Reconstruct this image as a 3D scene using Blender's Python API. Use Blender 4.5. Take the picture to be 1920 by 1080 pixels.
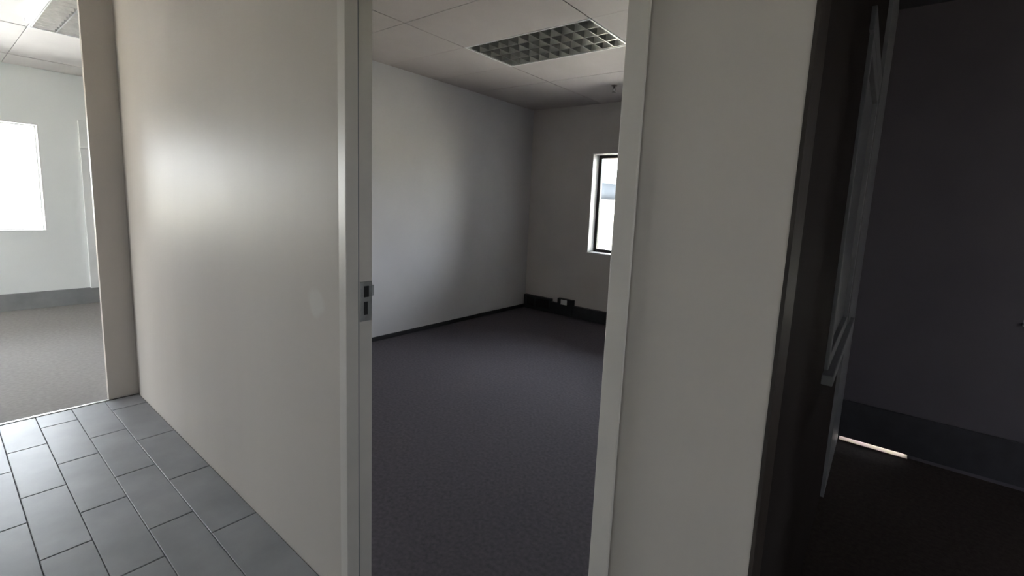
import bpy, bmesh, math, random
from mathutils import Matrix, Vector
random.seed(7)
for o in list(bpy.data.objects): bpy.data.objects.remove(o)
S = bpy.context.scene
COL = S.collection

# ------------------------------------------------------------------ camera
EYE = 1.45
cam_data = bpy.data.cameras.new('camera')
cam = bpy.data.objects.new('camera', cam_data); COL.objects.link(cam)
RX = (0.794788, -0.118645, 0.595177)
RY = (0.604905, 0.075670, -0.792694)
RZ = (0.049012, 0.990049, 0.131910)
cam.matrix_world = Matrix((RX + (0,), RY + (0,), RZ + (EYE,), (0, 0, 0, 1)))
cam_data.sensor_width = 36
cam_data.lens = 866.34 / 1920 * 36
cam_data.shift_x = (960 - 1006.9) / 1920
cam_data.shift_y = -(540 - 497.7) / 1920
cam_data.clip_start = 0.01
S.camera = cam

# ------------------------------------------------------------------ sky, exposure
W = bpy.data.worlds.new('sky'); S.world = W; W.use_nodes = True
nt = W.node_tree; nt.nodes.clear()
out = nt.nodes.new('ShaderNodeOutputWorld'); bg = nt.nodes.new('ShaderNodeBackground')
tc = nt.nodes.new('ShaderNodeTexCoord'); sep = nt.nodes.new('ShaderNodeSeparateXYZ')
rp = nt.nodes.new('ShaderNodeValToRGB')
nt.links.new(tc.outputs['Generated'], sep.inputs[0]); nt.links.new(sep.outputs['Z'], rp.inputs[0])
rp.color_ramp.elements[0].position = 0.0; rp.color_ramp.elements[0].color = (0.93, 0.94, 1.0, 1)
rp.color_ramp.elements[1].position = 0.9; rp.color_ramp.elements[1].color = (0.80, 0.87, 1.0, 1)
nt.links.new(rp.outputs[0], bg.inputs[0]); nt.links.new(bg.outputs[0], out.inputs[0])
bg.inputs['Strength'].default_value = 9.5
S.view_settings.view_transform = 'Standard'; S.view_settings.look = 'None'
S.view_settings.gamma = 1.0; S.view_settings.use_curve_mapping = False
S.view_settings.exposure = 1.42

sun_d = bpy.data.lights.new('sun', 'SUN'); sun_d.energy = 165; sun_d.angle = math.radians(1.0); sun_d.color = (1.0, 0.95, 0.92)
sun = bpy.data.objects.new('sun', sun_d); COL.objects.link(sun)
sun.rotation_euler = Vector((-0.12, 0.55, -0.83)).to_track_quat('-Z', 'Y').to_euler()

# ------------------------------------------------------------------ helpers
def tag(o, label=None, cat=None, group=None, kind=None):
    if label: o['label'] = label
    if cat: o['category'] = cat
    if group: o['group'] = group
    if kind: o['kind'] = kind
    return o

def empty(name, loc, label, cat, group=None, kind=None):
    o = bpy.data.objects.new(name, None); COL.objects.link(o); o.location = loc
    return tag(o, label, cat, group, kind)

def mesh_obj(name, bm, mat, parent=None, smooth=False, bevel=0):
    bmesh.ops.recalc_face_normals(bm, faces=bm.faces)
    me = bpy.data.meshes.new(name); bm.to_mesh(me); bm.free()
    if smooth:
        for p in me.polygons: p.use_smooth = True
    o = bpy.data.objects.new(name, me); COL.objects.link(o)
    me.materials.append(mat)
    if parent is not None:
        o.parent = parent
        o.matrix_parent_inverse = Matrix.Translation(-parent.location)
    if bevel:
        b = o.modifiers.new('bevel', 'BEVEL'); b.width = bevel; b.segments = 2; b.limit_method = 'ANGLE'
    return o

def box(bm, x0, x1, y0, y1, z0, z1):
    v = [bm.verts.new(p) for p in ((x0, y0, z0), (x1, y0, z0), (x1, y1, z0), (x0, y1, z0),
                                   (x0, y0, z1), (x1, y0, z1), (x1, y1, z1), (x0, y1, z1))]
    for f in ((0, 3, 2, 1), (4, 5, 6, 7), (0, 1, 5, 4), (1, 2, 6, 5), (2, 3, 7, 6), (3, 0, 4, 7)):
        bm.faces.new([v[i] for i in f])

def bx(name, mat, parent, *b, bevel=0):
    bm = bmesh.new(); box(bm, *b); return mesh_obj(name, bm, mat, parent, bevel=bevel)

def prism(bm, prof, axis, a, b):
    """profile of (p, q) points swept along axis 0/1/2 from a to b"""
    def pt(p, q, t):
        return ((t, p, q), (p, t, q), (p, q, t))[axis]
    n = len(prof)
    A = [bm.verts.new(pt(p, q, a)) for p, q in prof]; B = [bm.verts.new(pt(p, q, b)) for p, q in prof]
    for i in range(n): bm.faces.new((A[i], A[(i + 1) % n], B[(i + 1) % n], B[i]))
    bm.faces.new(A[::-1]); bm.faces.new(B)

def cyl(bm, p0, p1, r0, r1=None, n=14):
    r1 = r0 if r1 is None else r1
    p0 = Vector(p0); p1 = Vector(p1); d = (p1 - p0).normalized()
    u = d.orthogonal().normalized(); w = d.cross(u)
    A = []; B = []
    for i in range(n):
        c = math.cos(2 * math.pi * i / n); s = math.sin(2 * math.pi * i / n)
        A.append(bm.verts.new(p0 + (u * c + w * s) * r0)); B.append(bm.verts.new(p1 + (u * c + w * s) * r1))
    for i in range(n): bm.faces.new((A[i], A[(i + 1) % n], B[(i + 1) % n], B[i]))
    bm.faces.new(A[::-1]); bm.faces.new(B)

def wall(name, mat, axis, w0, w1, u0, u1, z0, z1, holes, label):
    """wall slab with thickness w0..w1 along axis (0 = X, 1 = Y), spanning u and z, with rectangular holes"""
    us = sorted({u0, u1} | {h for q in holes for h in q[:2]}); zs = sorted({z0, z1} | {h for q in holes for h in q[2:]})
    us = [u for u in us if u0 <= u <= u1]; zs = [z for z in zs if z0 <= z <= z1]
    def solid(i, j):
        if not (0 <= i < len(us) - 1 and 0 <= j < len(zs) - 1): return False
        cu = (us[i] + us[i + 1]) / 2; cz = (zs[j] + zs[j + 1]) / 2
        return not any(a < cu < b and c < cz < d for a, b, c, d in holes)
    bm = bmesh.new(); cache = {}
    def V(w, u, z):
        k = (round(w, 5), round(u, 5), round(z, 5))
        if k not in cache: cache[k] = bm.verts.new((w, u, z) if axis == 0 else (u, w, z))
        return cache[k]
    for i in range(len(us) - 1):
        for j in range(len(zs) - 1):
            if not solid(i, j): continue
            a, b, c, d = us[i], us[i + 1], zs[j], zs[j + 1]
            for w in (w0, w1): bm.faces.new((V(w, a, c), V(w, b, c), V(w, b, d), V(w, a, d)))
            for (di, dj, e) in ((-1, 0, ((a, c), (a, d))), (1, 0, ((b, c), (b, d))), (0, -1, ((a, c), (b, c))), (0, 1, ((a, d), (b, d)))):
                if not solid(i + di, j + dj):
                    (p, q), (r, s) = e
                    bm.faces.new((V(w0, p, q), V(w0, r, s), V(w1, r, s), V(w1, p, q)))
    return tag(mesh_obj(name, bm, mat), label, 'wall', kind='structure')

# ------------------------------------------------------------------ materials
def new_mat(name):
    m = bpy.data.materials.new(name); m.use_nodes = True
    return m, m.node_tree, m.node_tree.nodes['Principled BSDF']

def noise_mat(name, c0, c1, scale, rough, bump=0.0, bscale=None, stretch=(1, 1, 1), metal=0.0, spec=0.5, rvar=0.0, bdist=0.002):
    m, t, b = new_mat(name); L = t.links
    co = t.nodes.new('ShaderNodeTexCoord'); mp = t.nodes.new('ShaderNodeMapping'); mp.inputs['Scale'].default_value = stretch
    L.new(co.outputs['Object'], mp.inputs[0])
    n = t.nodes.new('ShaderNodeTexNoise'); n.inputs['Scale'].default_value = scale; n.inputs['Detail'].default_value = 5
    L.new(mp.outputs[0], n.inputs['Vector'])
    r = t.nodes.new('ShaderNodeValToRGB'); r.color_ramp.elements[0].position = 0.3; r.color_ramp.elements[1].position = 0.7
    r.color_ramp.elements[0].color = (*c0, 1); r.color_ramp.elements[1].color = (*c1, 1)
    L.new(n.outputs[0], r.inputs[0]); L.new(r.outputs[0], b.inputs['Base Color'])
    b.inputs['Roughness'].default_value = rough; b.inputs['Metallic'].default_value = metal
    b.inputs['Specular IOR Level'].default_value = spec
    if rvar:
        mr = t.nodes.new('ShaderNodeMapRange'); mr.inputs['To Min'].default_value = rough - rvar; mr.inputs['To Max'].default_value = rough + rvar
        L.new(n.outputs[0], mr.inputs[0]); L.new(mr.outputs[0], b.inputs['Roughness'])
    if bump:
        n2 = t.nodes.new('ShaderNodeTexNoise'); n2.inputs['Scale'].default_value = bscale or scale * 8; n2.inputs['Detail'].default_value = 3
        L.new(mp.outputs[0], n2.inputs['Vector'])
        bp = t.nodes.new('ShaderNodeBump'); bp.inputs['Strength'].default_value = bump; bp.inputs['Distance'].default_value = bdist
        L.new(n2.outputs[0], bp.inputs['Height']); L.new(bp.outputs[0], b.inputs['Normal'])
    return m

def corridor_paint():
    m = noise_mat('satin_cream_paint', (0.55, 0.505, 0.465), (0.60, 0.555, 0.51), 1.6, 0.41, 0.6, 16, (1, 1, 0.06), spec=0.04, rvar=0.04)
    t = m.node_tree; L = t.links; b = t.nodes['Principled BSDF']
    ramp = [n for n in t.nodes if n.type == 'VALTORGB'][0]
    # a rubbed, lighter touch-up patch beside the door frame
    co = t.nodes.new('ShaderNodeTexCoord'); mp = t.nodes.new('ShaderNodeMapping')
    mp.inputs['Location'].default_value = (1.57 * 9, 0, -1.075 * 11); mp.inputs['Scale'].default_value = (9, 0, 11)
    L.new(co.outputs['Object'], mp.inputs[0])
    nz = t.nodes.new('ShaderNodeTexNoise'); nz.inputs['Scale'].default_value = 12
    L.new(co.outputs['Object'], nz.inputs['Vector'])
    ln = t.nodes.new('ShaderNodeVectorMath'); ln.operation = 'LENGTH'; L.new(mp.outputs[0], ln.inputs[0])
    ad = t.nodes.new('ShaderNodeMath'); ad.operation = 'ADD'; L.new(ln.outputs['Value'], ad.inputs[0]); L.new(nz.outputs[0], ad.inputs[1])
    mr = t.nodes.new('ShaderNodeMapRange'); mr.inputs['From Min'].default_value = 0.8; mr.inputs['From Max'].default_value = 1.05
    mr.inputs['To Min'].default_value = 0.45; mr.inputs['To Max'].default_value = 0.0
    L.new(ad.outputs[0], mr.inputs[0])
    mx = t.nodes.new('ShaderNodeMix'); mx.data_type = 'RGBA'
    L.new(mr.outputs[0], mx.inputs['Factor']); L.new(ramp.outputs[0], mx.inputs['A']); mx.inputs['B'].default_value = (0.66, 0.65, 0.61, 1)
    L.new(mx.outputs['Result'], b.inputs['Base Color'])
    return m

def glass_mat():
    m = bpy.data.materials.new('window_glass'); m.use_nodes = True; t = m.node_tree; t.nodes.clear(); L = t.links
    o = t.nodes.new('ShaderNodeOutputMaterial'); mx = t.nodes.new('ShaderNodeMixShader')
    tr = t.nodes.new('ShaderNodeBsdfTransparent'); tr.inputs[0].default_value = (0.95, 0.97, 0.96, 1)
    gl = t.nodes.new('ShaderNodeBsdfGlossy'); gl.inputs['Roughness'].default_value = 0.02
    fr = t.nodes.new('ShaderNodeFresnel'); fr.inputs[0].default_value = 1.5
    L.new(fr.outputs[0], mx.inputs[0]); L.new(tr.outputs[0], mx.inputs[1]); L.new(gl.outputs[0], mx.inputs[2]); L.new(mx.outputs[0], o.inputs[0])
    return m

def emit_mat(name, col, s):
    m, t, b = new_mat(name); b.inputs['Base Color'].default_value = (0.9, 0.9, 0.9, 1)
    b.inputs['Emission Color'].default_value = (*col, 1); b.inputs['Emission Strength'].default_value = s
    return m

M = dict(
    cream=corridor_paint(),
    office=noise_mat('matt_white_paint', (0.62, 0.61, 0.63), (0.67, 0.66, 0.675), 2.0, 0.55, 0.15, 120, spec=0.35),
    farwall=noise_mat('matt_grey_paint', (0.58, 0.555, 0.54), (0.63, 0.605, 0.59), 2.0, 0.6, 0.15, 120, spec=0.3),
    bright=noise_mat('pale_grey_green_paint', (0.765, 0.785, 0.775), (0.80, 0.82, 0.81), 1.5, 0.5, 0.1, 90, spec=0.4),
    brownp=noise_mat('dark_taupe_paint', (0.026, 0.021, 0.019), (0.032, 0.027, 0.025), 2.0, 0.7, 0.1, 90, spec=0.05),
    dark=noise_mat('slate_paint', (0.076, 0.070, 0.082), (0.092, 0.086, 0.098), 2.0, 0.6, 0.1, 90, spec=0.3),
    frame=noise_mat('cream_door_enamel', (0.60, 0.565, 0.525), (0.65, 0.61, 0.565), 6, 0.35, 0.1, 60),
    carpet=noise_mat('charcoal_violet_carpet', (0.075, 0.067, 0.077), (0.113, 0.10, 0.113), 55, 0.95, 0.6, 420, spec=0.1, bdist=0.004),
    carpet_l=noise_mat('grey_carpet', (0.26, 0.245, 0.24), (0.32, 0.305, 0.295), 40, 0.9, 0.5, 400, spec=0.15, bdist=0.004),
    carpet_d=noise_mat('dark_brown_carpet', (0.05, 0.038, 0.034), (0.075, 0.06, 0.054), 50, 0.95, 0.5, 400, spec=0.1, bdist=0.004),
    tile=noise_mat('grey_ceramic_tile', (0.23, 0.235, 0.25), (0.30, 0.305, 0.32), 5, 0.38, 0.2, 40, rvar=0.06, spec=0.25),
    grout=noise_mat('dark_grout', (0.05, 0.05, 0.05), (0.09, 0.088, 0.085), 30, 0.9, 0.3, 200),
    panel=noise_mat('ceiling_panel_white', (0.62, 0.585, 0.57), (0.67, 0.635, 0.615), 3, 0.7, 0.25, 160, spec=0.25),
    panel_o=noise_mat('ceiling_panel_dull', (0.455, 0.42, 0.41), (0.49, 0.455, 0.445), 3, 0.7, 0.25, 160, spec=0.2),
    slab=noise_mat('concrete', (0.25, 0.25, 0.24), (0.34, 0.33, 0.32), 3, 0.9, 0.2),
    white=noise_mat('white_reveal_paint', (0.74, 0.74, 0.73), (0.80, 0.80, 0.79), 5, 0.4, 0.05),
    black=noise_mat('black_aluminium', (0.012, 0.012, 0.014), (0.02, 0.02, 0.022), 20, 0.4, 0.05),
    skirt=noise_mat('grey_skirting', (0.20, 0.205, 0.21), (0.25, 0.255, 0.26), 8, 0.5, 0.05),
    skirt_d=noise_mat('black_vinyl_skirting', (0.016, 0.016, 0.02), (0.028, 0.028, 0.034), 10, 0.55, 0.05),
    metal=noise_mat('brushed_steel', (0.45, 0.45, 0.44), (0.6, 0.6, 0.58), 40, 0.35, 0.05, metal=1.0),
    glint_metal=noise_mat('glint_tinted_metal', (0.30, 0.17, 0.15), (0.34, 0.29, 0.12), 14, 0.4, 0.05, metal=1.0),  # pink to yellow tint imitates the colour of a daylight glint
    alu=noise_mat('louvre_aluminium', (0.36, 0.36, 0.35), (0.46, 0.46, 0.45), 20, 0.30, 0.05, metal=1.0),
    greypaint=noise_mat('grey_window_paint', (0.16, 0.165, 0.17), (0.20, 0.205, 0.21), 10, 0.45, 0.05),
    hole=noise_mat('dark_recess', (0.01, 0.01, 0.01), (0.02, 0.02, 0.02), 10, 0.8),
    blind=noise_mat('dark_blind_fabric', (0.02, 0.02, 0.024), (0.035, 0.035, 0.04), 80, 0.9, 0.2),
    trunk=noise_mat('white_plastic', (0.72, 0.73, 0.72), (0.78, 0.785, 0.775), 6, 0.35, 0.02),
    ground=noise_mat('dry_grass', (0.07, 0.065, 0.05), (0.10, 0.095, 0.07), 0.6, 0.9, 0.3),
    hill=noise_mat('hazy_blue_hill', (0.0050, 0.0058, 0.0068), (0.0058, 0.0066, 0.0077), 0.02, 1.0, spec=0.0),
    glass=glass_mat(),
    frost=noise_mat('frosted_grey_glass', (0.10, 0.105, 0.11), (0.12, 0.125, 0.13), 6, 0.35, 0.1, 120),
    tube=noise_mat('unlit_tube', (0.7, 0.7, 0.68), (0.76, 0.76, 0.74), 5, 0.3),
    lit=emit_mat('lit_tube', (1.0, 1.0, 0.96), 2.5),
)

# ------------------------------------------------------------------ dimensions (metres)
YW, YB = 0.81, 0.895            # corridor wall faces
XE = -4.04                      # corridor end plane
XO = -3.98                      # office side wall
YO = 5.06                       # office window wall
XP, XQ = -0.12, -0.27           # partition faces
YD = 3.573                      # dark room window wall
XL = -7.57                      # bright room window wall
TOP = 2.95
Z_O, Z_L = 2.69, 2.64           # ceilings

# ------------------------------------------------------------------ outside
M['bounce_apron'] = noise_mat('bounce_concrete', (0.42, 0.41, 0.39), (0.52, 0.505, 0.48), 1.5, 0.9, 0.2)
M['bounce_yard'] = noise_mat('bright_bounce_concrete', (0.56, 0.55, 0.53), (0.64, 0.63, 0.60), 1.5, 0.9, 0.2)
bm = bmesh.new(); box(bm, -320, 320, -320, 320, -0.5, -0.22)
tag(mesh_obj('ground', bm, M['ground']), 'dry grassy ground outside the windows', 'ground', kind='structure')
tag(bx('bounce_apron', M['bounce_apron'], None, -7.7, 4.5, YO + 0.22, YO + 3.4, -0.24, -0.2), 'unseen pale concrete slab added to bounce daylight through the office window', 'paving', kind='structure')  # unseen slab, added to bounce daylight up to the office ceiling
tag(bx('bounce_yard', M['bounce_yard'], None, -16, XL - 0.2, -9, 7, -0.24, -0.2), 'unseen pale concrete slab added to bounce sunlight into the bright room', 'paving', kind='structure')  # unseen slab, added to throw sunlight up into the bright room
bm = bmesh.new(); N = 90; top = []
for i in range(N + 1):
    a = math.pi * (0.05 + 0.9 * i / N); r = 300
    h = 17 + 2.0 * math.sin(i * 0.31) + 1.2 * math.sin(i * 0.83 + 1)
    top.append([bm.verts.new((math.cos(a) * q, math.sin(a) * q, z)) for q, z in ((r, 6.2), (r + 12, h * 0.75), (r + 30, h), (r + 60, -0.3))])
for i in range(N):
    for k in range(3): bm.faces.new((top[i][k], top[i + 1][k], top[i + 1][k + 1], top[i][k + 1]))
    bm.faces.new((top[i][3], top[i + 1][3], top[i + 1][0], top[i][0]))
tag(mesh_obj('hills', bm, M['hill'], smooth=True), 'low hazy blue hills seen through the office window', 'hill', kind='structure')

bm = bmesh.new(); ring = []
for i in range(N + 1):
    a = math.pi * (0.05 + 0.9 * i / N)
    ring.append([bm.verts.new((math.cos(a) * q, math.sin(a) * q, z)) for q, z in ((180, -0.25), (240, 2.4), (304, 6.6), (304, -0.4))])
for i in range(N):
    for k in range(3): bm.faces.new((ring[i][k], ring[i + 1][k], ring[i + 1][k + 1], ring[i][k + 1]))
tag(mesh_obj('field', bm, M['ground']), 'pale field rising to the hills outside the office window', 'field', kind='structure')

# ------------------------------------------------------------------ floors
fl = tag(bx('floor', M['grout'], None, XE, 2.6, -1.1, YW + 0.005, -0.2, -0.004), 'grey staggered ceramic tile floor of the corridor', 'floor', kind='structure')
rows = [(0.633, 0.8075, -2.131), (0.474, 0.6305, -2.345), (0.316, 0.4715, -2.688), (0.166, 0.3135, -2.438), (0.010, 0.1635, -2.767)]
y = 0.006
while y > -1.1:
    rows.append((max(y - 0.153, -1.1), y, -2.1 - random.random() * 0.56)); y -= 0.157
TL = 0.567
def tile_mesh(x0, x1, y0, y1):
    bm = bmesh.new(); g = 0.003; c = 0.0018
    x0 += g; x1 -= g
    B = [bm.verts.new(p) for p in ((x0, y0, -0.01), (x1, y0, -0.01), (x1, y1, -0.01), (x0, y1, -0.01))]
    Mv = [bm.verts.new(p) for p in ((x0, y0, -c), (x1, y0, -c), (x1, y1, -c), (x0, y1, -c))]
    T = [bm.verts.new(p) for p in ((x0 + c, y0 + c, 0), (x1 - c, y0 + c, 0), (x1 - c, y1 - c, 0), (x0 + c, y1 - c, 0))]
    for a, b in ((B, Mv), (Mv, T)):
        for i in range(4): bm.faces.new((a[i], a[(i + 1) % 4], b[(i + 1) % 4], b[i]))
    bm.faces.new(T); bm.faces.new(B[::-1])
    return bm
for (y0, y1, j) in rows:
    x = j
    while x > XE: x -= TL
    while x < 2.6:
        a, b = max(x, XE + 0.012), min(x + TL, 2.6)
        if b - a > 0.03: mesh_obj('tile', tile_mesh(a, b, y0, y1), M['tile'], fl)
        x += TL
tag(bx('floor_office', M['carpet'], None, XO - 0.02, XQ + 0.02, YW + 0.005, YO + 0.02, -0.2, 0.0), 'dark violet grey carpet of the office behind the doorway', 'floor', kind='structure')
tag(bx('floor_dark_room', M['carpet_d'], None, XP - 0.02, 3.1, YW + 0.005, YD + 0.09, -0.2, 0.0), 'near-black carpet of the unlit room', 'floor', kind='structure')
tag(bx('floor_bright_room', M['carpet_l'], None, XL - 0.02, XE, -5.1, 4.1, -0.2, 0.0), 'light grey carpet of the sunlit room past the corridor', 'floor', kind='structure')
tag(bx('trim_1', M['metal'], None, XE - 0.012, XE + 0.012, -0.85, 0.655, -0.01, 0.004, bevel=0.002), 'thin metal strip between corridor tiles and pale carpet', 'threshold strip', kind='structure')

# ------------------------------------------------------------------ walls
DOOR = (-1.385, -0.395, -0.01, 2.14)
wall('wall_corridor', M['cream'], 1, YW, YB, XE, 2.6, -0.01, TOP, [DOOR, (XP, 0.85, -0.01, 2.14)], 'satin cream corridor wall with the office doorway cut in it')
wall('wall_corridor_end', M['cream'], 0, XE - 0.04, XE, 0.655, YB, -0.01, TOP, [], 'narrow cream return wall where the corridor opens to the bright room')
wall('wall_office_left', M['office'], 0, XE - 0.1, XO, YB, YO, -0.01, TOP, [], 'plain white office side wall lit from its window')
OW = (-3.02, -1.35, 0.865, 2.105)
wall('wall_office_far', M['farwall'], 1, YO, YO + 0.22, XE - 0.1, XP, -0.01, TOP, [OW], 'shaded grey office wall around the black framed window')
IW = (1.84, 2.72, 0.93, 2.03)
wall('wall_office_right', M['skirt'], 0, XQ, XQ + 0.075, YB, YO, -0.01, TOP, [IW], 'grey office wall backing on the unlit room')
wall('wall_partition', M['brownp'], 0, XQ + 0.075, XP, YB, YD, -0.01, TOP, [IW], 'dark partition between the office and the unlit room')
wall('wall_partition_post', M['greypaint'], 0, XP - 0.02, XP + 0.016, 2.735, YD, 0.0, TOP, [], 'dark grey pilaster strip between internal window and far wall')
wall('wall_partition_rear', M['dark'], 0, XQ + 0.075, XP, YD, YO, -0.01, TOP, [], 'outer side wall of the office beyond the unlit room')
DW = (0.645, 1.45, 0.925, 2.1)
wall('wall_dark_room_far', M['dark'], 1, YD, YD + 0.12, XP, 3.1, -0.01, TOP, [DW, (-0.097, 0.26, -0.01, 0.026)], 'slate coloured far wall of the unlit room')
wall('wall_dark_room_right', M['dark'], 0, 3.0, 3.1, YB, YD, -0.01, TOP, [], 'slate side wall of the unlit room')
LW1 = (-1.0, 0.825, 0.875, 2.05); LW2 = (-3.3, -1.45, 0.875, 2.05); SW = [(-7.3, -6.3, 0.3, 2.3), (-6.1, -5.1, 0.3, 2.3)]
wall('wall_bright_room_far', M['bright'], 0, XL - 0.2, XL, -5.1, 4.1, -0.01, TOP, [LW1, LW2], 'pale green grey window wall of the bright room')
wall('wall_bright_room_left', M['bright'], 1, -5.3, -5.1, XL - 0.2, XE, -0.01, TOP, SW, 'pale side wall of the bright room on the far side')
wall('wall_bright_room_right', M['bright'], 1, 4.1, 4.2, XL - 0.2, XE - 0.1, -0.01, TOP, [], 'pale side wall of the bright room near the office')
wall('wall_bright_room_near', M['bright'], 0, XE - 0.1, XE, -5.1, -0.85, -0.01, TOP, [], 'pale wall beside the opening to the bright room')
wall('wall_corridor_back', M['bright'], 1, -1.2, -1.1, XE, 2.6, -0.01, TOP, [], 'cream corridor wall opposite the doorways')
CW = (-0.5, 0.13, 1.4, 2.0)
wall('wall_corridor_right', M['bright'], 0, 2.6, 2.8, -1.2, YB, -0.01, TOP, [CW], 'cream wall closing the corridor')

# ------------------------------------------------------------------ ceilings
def panels(par, xs, ys, z, skip=(), mat=None, gx=0.004):
    for i in range(len(xs) - 1):
        for j in range(len(ys) - 1):
            if (i, j) in skip: continue
            dz = random.uniform(0, 0.0015); g = 0.0022
            bm = bmesh.new(); box(bm, xs[i] + gx, xs[i + 1] - gx, ys[j] + g, ys[j + 1] - g, z + dz, z + 0.014 + dz)
            mesh_obj('ceiling_panel', bm, mat or M['panel'], par)
c1 = tag(bx('ceiling', M['slab'], None, XE - 0.1, XP, YB, YO, 2.82, TOP), 'suspended panel ceiling of the office', 'ceiling', kind='structure')
ox = [XO, -2.94, -1.745, -0.545, XQ]; oy = [YB, 1.01, 1.60, 2.19, 2.78, 3.37, 3.96, 4.55, YO]
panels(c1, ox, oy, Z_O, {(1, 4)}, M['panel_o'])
c2 = tag(bx('ceiling_bright_room', M['slab'], None, XL - 0.2, XE, -5.2, 4.2, 2.82, TOP), 'suspended panel ceiling of the bright room', 'ceiling', kind='structure')
lx = [XL, -6.98, -5.60, -4.40, XE]
lx2 = lx; ly = [-5.1, -4.8] + [-4.2 + 0.6 * k for k in range(14)] + [4.1]
ly = sorted(set(round(v, 3) for v in ly))
fj = [k for k in range(len(ly)) if abs(ly[k] - 0.6) < 0.01][0]
panels(c2, lx, ly, Z_L, {(2, fj)}, gx=0.011)
tag(bx('ceiling_corridor', M['panel'], None, XE, 2.7, -1.2, YB, 2.69, TOP), 'plain ceiling of the corridor', 'ceiling', kind='structure')
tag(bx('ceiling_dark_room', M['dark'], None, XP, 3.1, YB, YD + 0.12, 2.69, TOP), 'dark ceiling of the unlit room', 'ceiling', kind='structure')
bm = bmesh.new(); box(bm, XL - 0.3, 3.2, -5.3, YO + 0.3, TOP, TOP + 0.15)
tag(mesh_obj('roof', bm, M['slab']), 'flat concrete roof over all the rooms', 'roof', kind='structure')

# ------------------------------------------------------------------ skirtings
tag(bx('baseboard_office_left', M['skirt_d'], None, XO, XO + 0.012, YB, YO, 0, 0.045, bevel=0.003), 'low black skirting along the white office side wall', 'skirting', kind='structure')
tag(bx('baseboard_bright_room', M['skirt'], None, XL, XL + 0.02, -5.1, 4.1, 0, 0.19, bevel=0.004), 'grey skirting under the bright room window', 'skirting', kind='structure')
tag(bx('baseboard_dark_room', M['skirt_d'], None, XP, 3.0, YD - 0.018, YD, 0.026, 0.275, bevel=0.004), 'tall black skirting in the unlit room', 'skirting', kind='structure')
tag(bx('trim_2', M['glint_metal'], None, -0.097, 0.26, YD - 0.02, YD + 0.1, -0.005, 0.004), 'thin tinted metal strip added as a glint of daylight under the black skirting', 'threshold strip', kind='structure')  # metal strip added to show a glint of leaking daylight

# ------------------------------------------------------------------ windows
def window(name, axis, hole, face, depth, bar, fmat, label, mullions=(), portal=True, sillp=0.0, outdir=1):
    """hole = (u0, u1, z0, z1) in a wall whose room face is at 'face'; the frame sits depth behind it"""
    u0, u1, z0, z1 = hole
    def rb(bm, ua, ub, wa, wb, za, zb):
        wa, wb = sorted((face + outdir * wa, face + outdir * wb))
        if axis == 1: box(bm, ua, ub, wa, wb, za, zb)
        else: box(bm, wa, wb, ua, ub, za, zb)
    base = (face, (u0 + u1) / 2, z0) if axis == 0 else ((u0 + u1) / 2, face, z0)
    root = empty(name, base, label, 'window', kind='structure')
    def part(n, m, *b, bevel=0):
        bm = bmesh.new(); rb(bm, *b); return mesh_obj(n, bm, m, root, bevel=bevel)
    L = 0.012
    for n, b in (('reveal', (u0, u0 + L, 0.0, depth, z0 + L, z1 - L)), ('reveal', (u1 - L, u1, 0.0, depth, z0 + L, z1 - L)),
                 ('reveal', (u0, u1, 0.0, depth, z1 - L, z1)), ('sill', (u0 - 0.004, u1 + 0.004, -0.008 - sillp, depth, z0 - 0.004, z0 + L))):
        part(n, M['white'] if fmat is not M['greypaint'] else fmat, *b, bevel=0.002)
    a0, a1, b0, b1 = u0, u1, z0, z1
    for b in ((a0, a0 + bar, depth, depth + 0.05, b0, b1), (a1 - bar, a1, depth, depth + 0.05, b0, b1),
              (a0 + bar, a1 - bar, depth, depth + 0.05, b0, b0 + bar), (a0 + bar, a1 - bar, depth, depth + 0.05, b1 - bar, b1)):
        part('window_frame', fmat, *b, bevel=0.003)
    ed = [a0 + bar] + sorted(v for m_ in mullions for v in (m_ - bar / 2, m_ + bar / 2)) + [a1 - bar]
    for m_ in mullions: part('mullion', fmat, m_ - bar / 2, m_ + bar / 2, depth, depth + 0.05, b0 + bar, b1 - bar, bevel=0.003)
    for k in range(0, len(ed), 2):
        part('pane', M['glass'], ed[k] - 0.004, ed[k + 1] + 0.004, depth + 0.022, depth + 0.028, b0 + bar - 0.004, b1 - bar + 0.004)
    if portal:
        ld = bpy.data.lights.new(name + '_daylight', 'AREA'); ld.shape = 'RECTANGLE'; ld.size = u1 - u0; ld.size_y = z1 - z0
        ld.cycles.is_portal = True
        lo = bpy.data.objects.new(name + '_daylight', ld); COL.objects.link(lo)
        w = face + outdir * (depth + 0.09)
        if axis == 1:
            lo.location = ((u0 + u1) / 2, w, (z0 + z1) / 2); d = Vector((0, -outdir, 0))
        else:
            lo.location = (w, (u0 + u1) / 2, (z0 + z1) / 2); d = Vector((-outdir, 0, 0))
        lo.rotation_euler = d.to_track_quat('-Z', 'Z').to_euler()
    return root
window('window_1', 1, OW, YO, 0.145, 0.05, M['black'], 'black framed office window in a white reveal', mullions=(-2.18,))
window('window_2', 0, LW1, XL, 0.12, 0.022, M['white'], 'overexposed white framed window of the bright room beside the opening', mullions=(-0.1,), outdir=-1)
window('fill_window_3', 0, LW2, XL, 0.12, 0.022, M['white'], 'second white framed window added for daylight further along the bright room wall', mullions=(-2.4,), outdir=-1)  # unseen window, added to supply more daylight
window('fill_window_4', 1, SW[0], -5.1, 0.12, 0.03, M['white'], 'tall white framed window added for sun bounce in the bright room side wall near the corner', outdir=-1)  # unseen window, added so sun bounces around the bright room
window('fill_window_7', 1, SW[1], -5.1, 0.12, 0.03, M['white'], 'tall white framed window added for sun bounce in the bright room side wall away from the corner', outdir=-1)  # another unseen window added for the sun bounce
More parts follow.
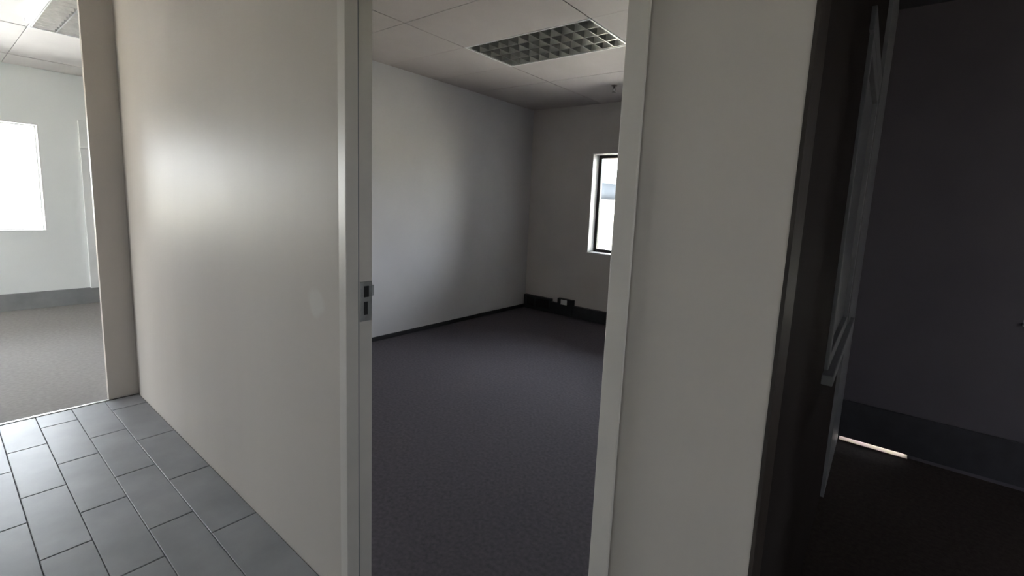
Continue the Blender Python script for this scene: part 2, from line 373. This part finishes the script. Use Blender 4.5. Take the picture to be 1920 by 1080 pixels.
window('fill_window_8', 0, CW, 2.6, 0.12, 0.03, M['white'], 'small white framed window added as fill light at the corridor end')  # unseen window, added as fill light for the corridor
window('window_5', 1, DW, YD, 0.06, 0.02, M['white'], 'white edged window corner at the end of the unlit room wall', sillp=0.02)

# interior glazed panel in the partition
iw = empty('window_6', (XP, (IW[0] + IW[1]) / 2, IW[2]), 'grey framed internal window in the dark partition', 'window', kind='structure')
y0, y1, z0, z1 = IW
G = M['greypaint']
bx('window_frame', G, iw, XP - 0.09, XP + 0.012, y0, y0 + 0.05, z0, z1, bevel=0.003)
bx('window_frame', G, iw, XP - 0.09, XP + 0.012, y1 - 0.05, y1, z0, z1, bevel=0.003)
bx('window_frame', G, iw, XP - 0.09, XP + 0.012, y0 + 0.05, y1 - 0.05, z1 - 0.05, z1, bevel=0.003)
bx('window_frame', G, iw, XP - 0.09, XP + 0.012, y0 + 0.05, y1 - 0.05, z0, z0 + 0.05, bevel=0.003)
bx('sill', M['skirt'], iw, XP - 0.001, XP + 0.034, y0 - 0.06, y1 + 0.25, z0 - 0.035, z0, bevel=0.004)
bx('architrave', G, iw, XP - 0.001, XP + 0.014, y0 - 0.04, y1, z1, z1 + 0.07, bevel=0.003)
bx('pane', M['frost'], iw, XP - 0.012, XP - 0.006, y0 + 0.046, y1 - 0.046, z0 + 0.046, z1 - 0.046)

# ------------------------------------------------------------------ office door frame
dr = empty('door_1', (-0.89, YW, 0), 'cream pressed steel door frame with an empty opening to the office', 'door frame', kind='structure')
xl, xr = -1.357, -0.422
def jamb(s, x):
    # profile in (x, y): face plate, stop, rebate
    p = [(x - s * 0.043, YW - 0.013), (x, YW - 0.013), (x, YW + 0.030), (x - s * 0.012, YW + 0.030), (x - s * 0.012, YB + 0.004),
         (x - s * 0.028, YB + 0.004), (x - s * 0.028, YW - 0.005), (x - s * 0.043, YW - 0.005)]
    bm = bmesh.new(); prism(bm, p, 2, 0.0, 2.14)
    return mesh_obj('jamb', bm, M['frame'], dr, bevel=0.002)
jl = jamb(1, xl); jamb(-1, xr)
bx('rebate_shade', M['skirt'], dr, xl - 0.0125, xl - 0.003, YW + 0.0295, YW + 0.035, 0.0, 2.12)  # dark strip stands in for the shade line in the rebate corner
bm = bmesh.new()
prism(bm, [(YW - 0.013, 2.155), (YW - 0.013, 2.112), (YW + 0.03, 2.112), (YW + 0.03, 2.124), (YB + 0.004, 2.124), (YB + 0.004, 2.14), (YW - 0.0005, 2.14), (YW - 0.0005, 2.155)], 0, xl - 0.043, xr + 0.043)
mesh_obj('head', bm, M['frame'], dr, bevel=0.002)
d2 = empty('opening_shade', (0.36, YW, 0), 'dark brown boards added as shade on the edges of the opening to the unlit room', 'door frame', kind='structure')  # dark boards put shade on the cut edges of the wall
M['brown'] = noise_mat('dark_brown_edge_shade', (0.030, 0.022, 0.018), (0.045, 0.034, 0.028), 8, 0.5, 0.1, 60, (6, 6, 0.4))
bx('shade_board', M['brown'], d2, XP - 0.002, XP + 0.004, YW - 0.001, YB + 0.012, 0.0, 2.14)
bx('shade_board', M['brown'], d2, 0.842, 0.852, YW - 0.001, YB + 0.012, 0.0, 2.14)
bx('shade_head_board', M['brown'], d2, XP, 0.85, YW - 0.001, YB + 0.012, 2.134, 2.142)
# strike plate: bent steel plate with two dark slots and a curved lip
xs = xl - 0.012
plate = bx('strike_plate', M['metal'], dr, xs - 0.001, xs + 0.003, 0.853, 0.897, 1.03, 1.165, bevel=0.001)
plate['label'] = 'steel strike plate'; bpy.context.view_layer.update(); plate_inv = plate.matrix_world.inverted()
def sub(name, m, *b, bevel=0):
    bm = bmesh.new(); box(bm, *b); o = mesh_obj(name, bm, m, None, bevel=bevel)
    o.parent = plate; o.matrix_parent_inverse = plate_inv
    return o
sub('latch_slot', M['hole'], xs + 0.002, xs + 0.0042, 0.866, 0.884, 1.112, 1.150)
sub('bolt_slot', M['hole'], xs + 0.002, xs + 0.0042, 0.866, 0.880, 1.052, 1.096)
bm = bmesh.new(); prism(bm, [(xs, 0.884), (xs + 0.004, 0.884), (xs + 0.005, 0.896), (xs + 0.001, 0.905), (xs - 0.004, 0.905), (xs + 0.002, 0.897)], 2, 1.114, 1.15)
lip = mesh_obj('lip', bm, M['skirt'], None); lip.parent = plate; lip.matrix_parent_inverse = plate_inv
for zz in (1.04, 1.158):
    bm = bmesh.new(); cyl(bm, (xs + 0.002, 0.873, zz), (xs + 0.0045, 0.873, zz), 0.004); s_ = mesh_obj('screw', bm, M['metal'], None); s_.parent = plate; s_.matrix_parent_inverse = plate_inv

# ------------------------------------------------------------------ recessed louvre lights
def louvre_light(name, x0, x1, y0, y1, z, label, nx, ny, lit=False):
    root = empty(name, ((x0 + x1) / 2, (y0 + y1) / 2, z), label, 'ceiling light', 'recessed louvre lights')
    h = 0.085
    for b in ((x0, x1, y0, y0 + 0.012, z - 0.002, z + h), (x0, x1, y1 - 0.012, y1, z - 0.002, z + h),
              (x0, x0 + 0.012, y0 + 0.012, y1 - 0.012, z - 0.002, z + h), (x1 - 0.012, x1, y0 + 0.012, y1 - 0.012, z - 0.002, z + h)):
        bx('housing_side', M['trunk'], root, *b)
    bx('housing_back', M['alu'], root, x0, x1, y0, y1, z + h, z + h + 0.01)
    for k in range(ny + 1):
        yy = y0 + 0.02 + (y1 - y0 - 0.04) * k / ny
        bm = bmesh.new(); prism(bm, [(yy - 0.004, z + 0.002), (yy + 0.004, z + 0.002), (yy + 0.014, z + 0.05), (yy - 0.014, z + 0.05)], 0, x0 + 0.013, x1 - 0.013)
        mesh_obj('long_blade', bm, M['alu'], root)
    for k in range(nx + 1):
        xx = x0 + 0.02 + (x1 - x0 - 0.04) * k / nx
        bm = bmesh.new(); prism(bm, [(xx - 0.003, z + 0.004), (xx + 0.003, z + 0.004), (xx + 0.012, z + 0.046), (xx - 0.012, z + 0.046)], 1, y0 + 0.013, y1 - 0.013)
        # prism sweeps (p, q) as (x, z) along y
        mesh_obj('cross_blade', bm, M['alu'], root)
    for k in range(ny):
        yy = y0 + 0.02 + (y1 - y0 - 0.04) * (k + 0.5) / ny
        bm = bmesh.new(); cyl(bm, (x0 + 0.03, yy, z + 0.068), (x1 - 0.03, yy, z + 0.068), 0.011)
        mesh_obj('tube', bm, M['tube'], root, smooth=True)
    return root
louvre_light('ceiling_light', -2.94, -1.745, 2.78, 3.37, Z_O, 'unlit recessed louvre light in the office ceiling', 11, 4)
bl = louvre_light('ceiling_light', -5.60, -4.40, 0.60, 1.20, Z_L, 'recessed louvre light in the bright room ceiling with one lit tube', 12, 4)
bm = bmesh.new(); cyl(bm, (-5.25, 0.575, Z_L - 0.016), (-4.45, 0.575, Z_L - 0.016), 0.016, n=18)
lt = mesh_obj('lit_tube', bm, M['lit'], bl, smooth=True); lt['label'] = 'glowing white fluorescent tube'
for xx in (-5.27, -4.43):
    bx('tube_cap', M['trunk'], bl, xx - 0.02, xx + 0.02, 0.557, 0.593, Z_L - 0.034, Z_L + 0.001, bevel=0.003)

# ------------------------------------------------------------------ sprinkler
sx, sy = -2.41, 4.38
M['bronze'] = noise_mat('dark_bronze', (0.05, 0.04, 0.035), (0.09, 0.07, 0.06), 40, 0.4, 0.05)
sp = empty('sprinkler', (sx, sy, Z_O), 'small sprinkler head hanging from the office ceiling', 'sprinkler')
bm = bmesh.new(); cyl(bm, (sx, sy, Z_O + 0.001), (sx, sy, Z_O - 0.006), 0.035, 0.026, 20); mesh_obj('rosette', bm, M['bronze'], sp)
bm = bmesh.new(); cyl(bm, (sx, sy, Z_O - 0.005), (sx, sy, Z_O - 0.028), 0.011, 0.011); mesh_obj('body', bm, M['bronze'], sp)
for s in (-1, 1):
    bm = bmesh.new(); cyl(bm, (sx + s * 0.009, sy, Z_O - 0.025), (sx + s * 0.014, sy, Z_O - 0.045), 0.003, n=8); cyl(bm, (sx + s * 0.014, sy, Z_O - 0.045), (sx, sy, Z_O - 0.062), 0.003, n=8)
    mesh_obj('frame_arm', bm, M['bronze'], sp)
bm = bmesh.new(); cyl(bm, (sx, sy, Z_O - 0.061), (sx, sy, Z_O - 0.065), 0.022, 0.022, 16); mesh_obj('deflector', bm, M['bronze'], sp)

# ------------------------------------------------------------------ power skirting under the office window
du = empty('power_skirting', (-2.2, YO, 0), 'black power skirting along the office window wall with open socket boxes', 'power skirting')
bx('duct', M['skirt_d'], du, XO + 0.012, XQ, YO - 0.05, YO, 0.0, 0.155, bevel=0.004)
b1 = bx('socket_box', M['skirt_d'], du, XO + 0.02, -3.5, YO - 0.058, YO, 0.02, 0.19, bevel=0.004)
bx('cover_plate', M['hole'], du, XO + 0.08, XO + 0.2, YO - 0.064, YO - 0.057, 0.05, 0.165, bevel=0.003)
bx('cover_plate', M['hole'], du, XO + 0.24, -3.53, YO - 0.064, YO - 0.057, 0.05, 0.165, bevel=0.003)
b2 = bx('socket_box', M['skirt_d'], du, -3.39, -3.15, YO - 0.058, YO, 0.02, 0.225, bevel=0.004)
so = bx('socket', M['trunk'], du, -3.33, -3.235, YO - 0.068, YO - 0.057, 0.15, 0.215, bevel=0.004); so['label'] = 'white socket face'

# ------------------------------------------------------------------ vertical trunking in the bright room
tr = empty('cable_trunking', (XL, 1.18, 0.19), 'white vertical cable trunking on the bright room wall', 'cable trunking')
bx('lower_length', M['trunk'], tr, XL - 0.001, XL + 0.04, 1.14, 1.22, 0.185, 1.826, bevel=0.003)
bx('upper_length', M['trunk'], tr, XL - 0.001, XL + 0.04, 1.14, 1.22, 1.832, 2.14, bevel=0.003)

# ------------------------------------------------------------------ roller blind in the dark room
rb_ = empty('roller_blind', (1.05, YD, 2.08), 'dark roller blind drawn almost to the sill in the unlit room', 'blind')
bm = bmesh.new(); cyl(bm, (DW[0] + 0.02, YD + 0.03, 2.06), (DW[1] - 0.02, YD + 0.03, 2.06), 0.02); mesh_obj('roller', bm, M['blind'], rb_, smooth=True)
bx('blind_fabric', M['blind'], rb_, DW[0] + 0.022, DW[1] - 0.022, YD + 0.028, YD + 0.0295, 1.0, 2.05)
bx('bottom_bar', M['blind'], rb_, DW[0] + 0.022, DW[1] - 0.022, YD + 0.022, YD + 0.036, 0.985, 1.008, bevel=0.003)
